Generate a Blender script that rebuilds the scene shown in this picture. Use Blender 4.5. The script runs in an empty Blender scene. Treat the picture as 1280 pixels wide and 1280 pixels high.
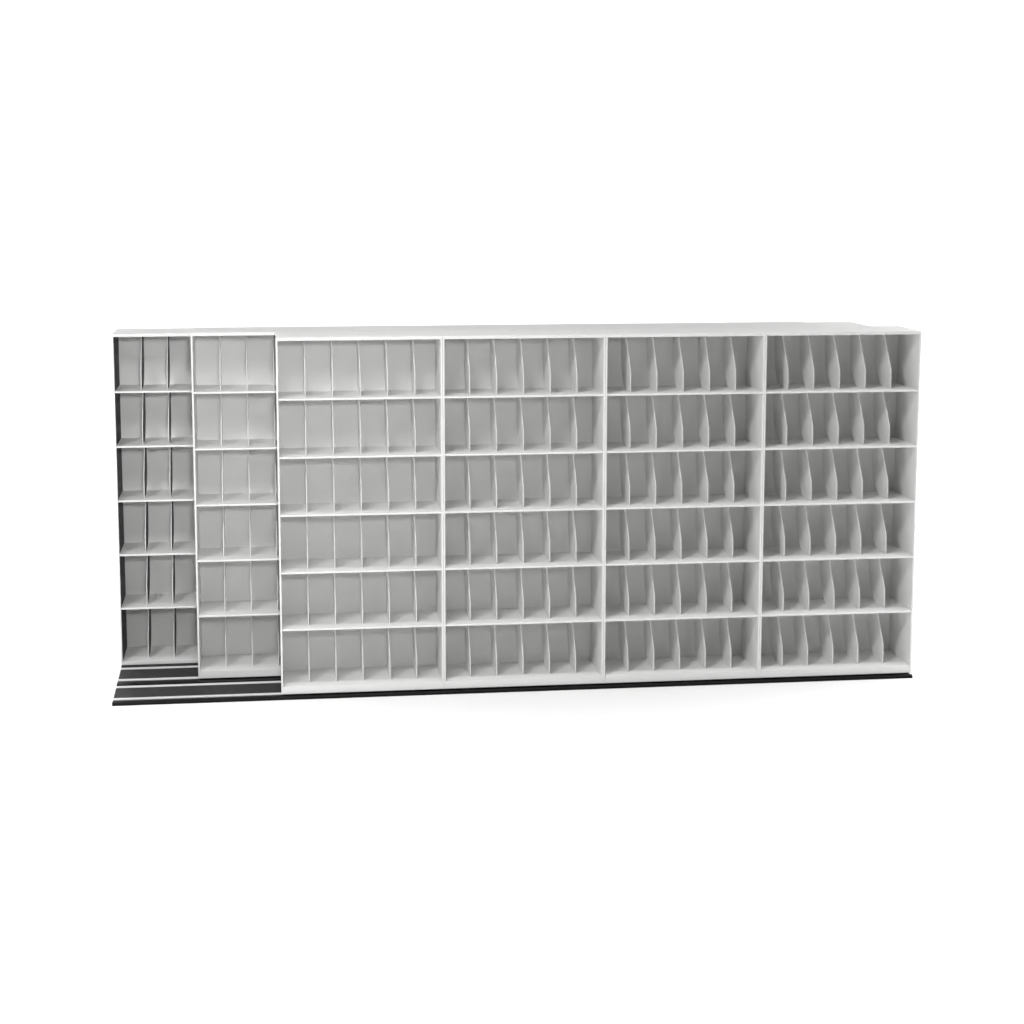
import bpy, bmesh, math
from mathutils import Vector

# ---------------------------------------------------------------- scene, camera, world, lamps
sc = bpy.context.scene
COL = sc.collection
sc.view_settings.view_transform = 'Standard'
sc.view_settings.look = 'None'
sc.view_settings.exposure = 0.0
sc.view_settings.gamma = 1.0
sc.view_settings.use_curve_mapping = False
sc.render.engine = 'CYCLES'
sc.cycles.max_bounces = 6
sc.cycles.diffuse_bounces = 4

cam_d = bpy.data.cameras.new('camera')
cam = bpy.data.objects.new('camera', cam_d)
COL.objects.link(cam)
cam.location = (-0.027, -10.026, 2.8286)
cam.rotation_euler = [math.radians(a) for a in (82.2228, -0.0015, -7.2809)]
cam_d.sensor_width = 36.0
cam_d.lens = 36.0 * 2287.361 / 1280
cam_d.shift_x = (640 - 629.61) / 1280
cam_d.shift_y = (542.95 - 640) / 1280
cam_d.clip_end = 200
sc.camera = cam

world = bpy.data.worlds.new('World')
sc.world = world
world.use_nodes = True
wb = world.node_tree.nodes['Background']
wb.inputs['Color'].default_value = (1, 1, 1, 1)
wb.inputs['Strength'].default_value = 0.05


def area(name, loc, target, size, power, size_y=None, spread=180):
    d = bpy.data.lights.new(name, 'AREA')
    d.energy = power
    d.size = size
    if size_y:
        d.shape = 'RECTANGLE'
        d.size_y = size_y
    d.spread = math.radians(spread)
    o = bpy.data.objects.new(name, d)
    COL.objects.link(o)
    o.location = loc
    o.rotation_euler = (Vector(target) - Vector(loc)).to_track_quat('-Z', 'Y').to_euler()
    return o


# key softbox high on the left in front, a nearer one above the front row's left end, a frontal fill added to brighten the left bays
area('key_softbox', (-4.5, -8.0, 8.5), (1.4, 0.2, 1.0), 1.4, 410.0)
area('near_softbox', (-0.2, -3.1, 4.1), (0.2, 0.3, 1.2), 0.8, 34.0)
area('front_fill', (0.2, -8.6, 3.35), (-0.75, 0.6, 1.95), 0.5, 12.4, None, 44)
# added unseen fills that whiten the floor in front and at both ends, and two that wash the sweep behind
area('overhead_fill', (2.8, -6.3, 5.5), (2.8, -6.2, 0), 12.0, 185.0, 3.0, 110)
area('floor_fill_strip', (2.0, -1.7, 6.5), (2.0, -1.65, 0), 13.0, 83.2, 1.0, 56)
area('left_floor_fill', (-4.6, 0.8, 5.5), (-4.6, 0.7, 0), 4.0, 160.0, 6.0, 80)
area('side_floor_fill', (6.6, 1.0, 5.5), (6.6, 0.9, 0), 4.0, 144.0, 7.0, 80)
area('sweep_wash', (2.5, 3.0, 9.0), (2.5, 8.6, 4.4), 33.0, 900.0, 1.0)
area('floor_wash', (1.5, 4.4, 6.5), (1.5, 5.2, 0.0), 18.0, 480.0, 1.5, 60)


# ---------------------------------------------------------------- materials
def new_mat(name):
    m = bpy.data.materials.new(name)
    m.use_nodes = True
    nt = m.node_tree
    return m, nt, nt.nodes['Principled BSDF']


def noise_mat(name, c0, c1, rough, scale, bump=0.0, bscale=400, metallic=0.0, spec=0.4, stretch=None):
    m, nt, b = new_mat(name)
    tc = nt.nodes.new('ShaderNodeTexCoord')
    src = tc.outputs['Object']
    if stretch:
        mp = nt.nodes.new('ShaderNodeMapping')
        mp.inputs['Scale'].default_value = stretch
        nt.links.new(src, mp.inputs['Vector'])
        src = mp.outputs['Vector']
    n = nt.nodes.new('ShaderNodeTexNoise')
    n.inputs['Scale'].default_value = scale
    n.inputs['Detail'].default_value = 4
    nt.links.new(src, n.inputs['Vector'])
    r = nt.nodes.new('ShaderNodeValToRGB')
    r.color_ramp.elements[0].position = .35
    r.color_ramp.elements[1].position = .65
    r.color_ramp.elements[0].color = (*c0, 1)
    r.color_ramp.elements[1].color = (*c1, 1)
    nt.links.new(n.outputs['Fac'], r.inputs['Fac'])
    nt.links.new(r.outputs['Color'], b.inputs['Base Color'])
    b.inputs['Roughness'].default_value = rough
    b.inputs['Metallic'].default_value = metallic
    b.inputs['Specular IOR Level'].default_value = spec
    if bump:
        n2 = nt.nodes.new('ShaderNodeTexNoise')
        n2.inputs['Scale'].default_value = bscale
        n2.inputs['Detail'].default_value = 2
        nt.links.new(tc.outputs['Object'], n2.inputs['Vector'])
        bp = nt.nodes.new('ShaderNodeBump')
        bp.inputs['Strength'].default_value = bump
        bp.inputs['Distance'].default_value = .0006
        nt.links.new(n2.outputs['Fac'], bp.inputs['Height'])
        nt.links.new(bp.outputs['Normal'], b.inputs['Normal'])
    return m


M_WHITE = noise_mat('powder_coated_steel', (.862, .862, .852), (.880, .880, .870), .55, 3.0, .12)
M_DECK = noise_mat('charcoal_deck', (.026, .026, .026), (.033, .033, .033), .65, 30, .25, 500, spec=.3)
M_BLACK = noise_mat('black_anodised_track', (.005, .005, .005), (.008, .008, .008), .45, 12, 0, spec=.12)
M_RAIL = noise_mat('bright_steel_rail', (.70, .70, .70), (.78, .78, .78), .4, 8, 0, metallic=.2, stretch=(.5, 40, 40))
M_SHADE = noise_mat('steel_painted_shade', (.030, .030, .030), (.038, .038, .038), .6, 6, spec=.2)  # shade painted as a dark colour on the rear row's right-facing sides
M_SWEEP, _nt, _b = new_mat('white_paper_sweep')
_b.inputs['Base Color'].default_value = (.98, .98, .98, 1)
_b.inputs['Roughness'].default_value = 1.0
_b.inputs['Specular IOR Level'].default_value = 0.0


# ---------------------------------------------------------------- mesh helpers
def box(bm, x0, x1, y0, y1, z0, z1, bevel=0.0):
    vs = [bm.verts.new((x, y, z)) for x in (x0, x1) for y in (y0, y1) for z in (z0, z1)]
    F = [(0, 1, 3, 2), (4, 6, 7, 5), (0, 4, 5, 1), (2, 3, 7, 6), (0, 2, 6, 4), (1, 5, 7, 3)]
    fs = [bm.faces.new([vs[i] for i in f]) for f in F]
    if bevel:
        es = list({e for f in fs for e in f.edges})
        bmesh.ops.bevel(bm, geom=es, offset=bevel, segments=2, profile=.5, affect='EDGES')


def prism(bm, pts, a, b, fn, bevel=0.0):
    """pts: 2-D outline; fn(p, s) -> xyz; extruded from a to b"""
    lo = [bm.verts.new(fn(p, a)) for p in pts]
    hi = [bm.verts.new(fn(p, b)) for p in pts]
    n = len(pts)
    fs = [bm.faces.new(lo), bm.faces.new(hi[::-1])]
    for i in range(n):
        j = (i + 1) % n
        fs.append(bm.faces.new((lo[j], lo[i], hi[i], hi[j])))
    bmesh.ops.recalc_face_normals(bm, faces=fs)
    if bevel:
        es = list({e for f in fs[:2] for e in f.edges})
        bmesh.ops.bevel(bm, geom=es, offset=bevel, segments=2, profile=.5, affect='EDGES')


def mesh(name, bm, mat, shade_mat=None):
    # shade_mat: dark colour that paints shade on the large faces pointing to +x

    bmesh.ops.recalc_face_normals(bm, faces=bm.faces)
    me = bpy.data.meshes.new(name)
    bm.to_mesh(me)
    bm.free()
    me.materials.append(mat)
    if shade_mat:
        me.materials.append(shade_mat)
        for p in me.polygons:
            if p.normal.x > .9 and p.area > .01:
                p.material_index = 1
    return me


def obj(name, me, parent=None, loc=(0, 0, 0)):
    o = bpy.data.objects.new(name, me)
    COL.objects.link(o)
    o.parent = parent
    o.location = loc
    return o


def thing(name, loc, label, cat, group=None):
    o = bpy.data.objects.new(name, None)
    COL.objects.link(o)
    o.empty_display_size = .1
    o.location = loc
    o['label'] = label
    o['category'] = cat
    if group:
        o['group'] = group
    return o


# ---------------------------------------------------------------- setting: one white sweep, floor curving up into a wall
ZF = -0.026
bm = bmesh.new()
prof = [(-16, ZF), (4.5, ZF)]
for i in range(1, 17):
    a = math.pi / 2 * i / 16
    prof.append((4.5 + 3.5 * math.sin(a), ZF + 3.5 * (1 - math.cos(a))))
prof.append((8.0, 9.0))
xs = (-22, 26)
rows = [[bm.verts.new((x, y, z)) for x in xs] for y, z in prof]
for r0, r1 in zip(rows, rows[1:]):
    f = bm.faces.new((r0[0], r0[1], r1[1], r1[0]))
    f.smooth = True
fl = obj('floor', mesh('floor', bm, M_SWEEP))
fl['kind'] = 'structure'

# ---------------------------------------------------------------- shelving
W = 0.914        # unit width
H = 2.0010       # unit height
K = 0.0432       # top of the bottom shelf
P = 0.3233       # shelf pitch
DI = 0.3610       # clear depth
DU = 0.3890       # unit depth
T = 0.0105       # side panel
TOP = 0.018
G = 0.0007       # half of the seam between two units
LIP = 0.0100
Y0 = 0.0025


def unit_meshes(drop, shade_mat=None, div_shade_mat=None):
    """shared meshes of one unit; drop shortens the kick plate of the fixed row"""
    r = {}
    zt = H - TOP
    bm = bmesh.new()
    box(bm, G, T, 0, DU - .012, drop, zt - .0003, .0012)
    box(bm, W - T, W - G, 0, DU - .012, drop, zt - .0003, .0012)
    r['side'] = mesh('shelving_unit', bm, M_WHITE, shade_mat)
    bm = bmesh.new()
    box(bm, G, W - G, 0, DU, zt, H, .0014)
    r['top'] = mesh('top_panel', bm, M_WHITE)
    bm = bmesh.new()
    box(bm, T + .0003, W - T - .0003, DI, DI + .008, drop, zt - .0004)
    r['back'] = mesh('back_panel', bm, M_WHITE)
    bm = bmesh.new()
    box(bm, T + .0003, W - T - .0003, Y0, Y0 + .012, drop, K - .0005, .0012)
    box(bm, T + .0003, W - T - .0003, Y0 + .0125, DI - .0003, K - .012, K)
    r['base'] = mesh('base_plinth', bm, M_WHITE)
    # shelf: a pan with a turned-down front lip
    bm = bmesh.new()
    x0, x1 = T + .0003, W - T - .0003
    pts = [(Y0, -LIP), (Y0, -.0015), (Y0 + .0015, 0), (DI - .0003, 0), (DI - .0003, -.004), (Y0 + .012, -.004), (Y0 + .010, -LIP)]
    prism(bm, pts, x0, x1, lambda p, s: (s, p[0], p[1]))
    r['shelf'] = mesh('shelf', bm, M_WHITE)
    # file divider: sloping front, rounded heel at the back
    hh = P - LIP / 2 - .004
    pts = [(.074, .0004), (.074, .108), (.079, .119), (.212, hh - .008), (.220, hh), (DI - .004, hh), (DI - .004, .165),
           (.346, .120), (.326, .078), (.298, .042), (.264, .016), (.232, .0035), (.212, .0004)]
    bm = bmesh.new()
    prism(bm, pts, -.0026, .0026, lambda p, s: (s, p[0], p[1]), .0009)
    r['div'] = mesh('divider', bm, M_WHITE, div_shade_mat)
    return r


UM = unit_meshes(0.0)
DZ = -0.0334
UB = unit_meshes(ZF - DZ + .0005, M_SHADE, M_SHADE)


def build_unit(row, ms, x, dividers=True):
    u = obj('shelving_unit', ms['side'], row, (x, 0, 0))
    obj('top_panel', ms['top'], u)
    obj('back_panel', ms['back'], u)
    obj('base_plinth', ms['base'], u)
    for i in range(1, 6):
        obj('shelf', ms['shelf'], u, (0, 0, K + i * P + LIP / 2))
    if dividers:
        for i in range(6):
            z = K + (i * P + LIP / 2 if i else 0)
            for j in range(5):
                obj('divider', ms['div'], u, (.006 + (j + 1) * (W - .002) / 6, 0, z))
    return u


def row(x, y, z, ms, n, label, full=None):
    t = thing('shelving_row', (x, y, z), label, 'shelving', 'rows of white file shelving on the floor track')
    for i in range(n):
        build_unit(t, ms, i * W, full is None or i < full)
    return t


S = 0.3956
row(0, 0, 0, UM, 4, 'frontmost white steel file shelving row, its four units fully in view on the outer rails')
row(-.4734, S, 0, UM, 4, 'middle white file shelving row, only its left half unit showing from behind the front row', 1)
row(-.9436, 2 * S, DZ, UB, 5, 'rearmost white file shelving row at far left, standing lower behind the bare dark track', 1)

# ---------------------------------------------------------------- floor track
XR = 4 * W


def xl(y):
    return -.929 - .012 * y


def run(bm, pts, inset=0.0):
    n = len(pts)
    lo = [bm.verts.new((xl(y) + inset, y, z)) for y, z in pts]
    hi = [bm.verts.new((XR - inset, y, z)) for y, z in pts]
    bm.faces.new(lo)
    bm.faces.new(hi[::-1])
    for i in range(n):
        j = (i + 1) % n
        bm.faces.new((lo[j], lo[i], hi[i], hi[j]))


YE = 2 * S - .0015
t = thing('floor_track', (0, 0, 0), 'low black floor track with four bright steel rails, under the shelving rows', 'floor track')
bm = bmesh.new()
run(bm, [(-.022, ZF), (-.024, ZF + .003), (-.024, -.0150), (-.021, -.0105), (-.011, -.0075), (-.002, -.0075), (.004, -.0130), (.025, -.0130),
         (.320, -.0130), (.340, -.0130), (.347, -.0080), (.375, -.0060), (.403, -.0080), (.410, -.0130),
         (.728, -.0130), (.735, -.0080), (YE, -.0080), (YE, ZF)])
obj('track_base', mesh('track_base', bm, M_BLACK), t)
for y0, y1 in ((.0665, .2840), (.4665, .688)):
    bm = bmesh.new()
    run(bm, [(y0, -.0130 + .0004), (y0, -.0105), (y1, -.0105), (y1, -.0130 + .0004)], .0008)
    obj('deck_panel', mesh('deck_panel', bm, M_DECK), t)
for yc in (.051, .2995, .451, .7035):
    bm = bmesh.new()
    h = .0135
    run(bm, [(yc - h, -.0130 + .0004), (yc - h, -.0070), (yc - h + .002, -.0050), (yc + h - .002, -.0050), (yc + h, -.0070), (yc + h, -.0130 + .0004)], .0008)
    obj('rail', mesh('rail', bm, M_RAIL), t)
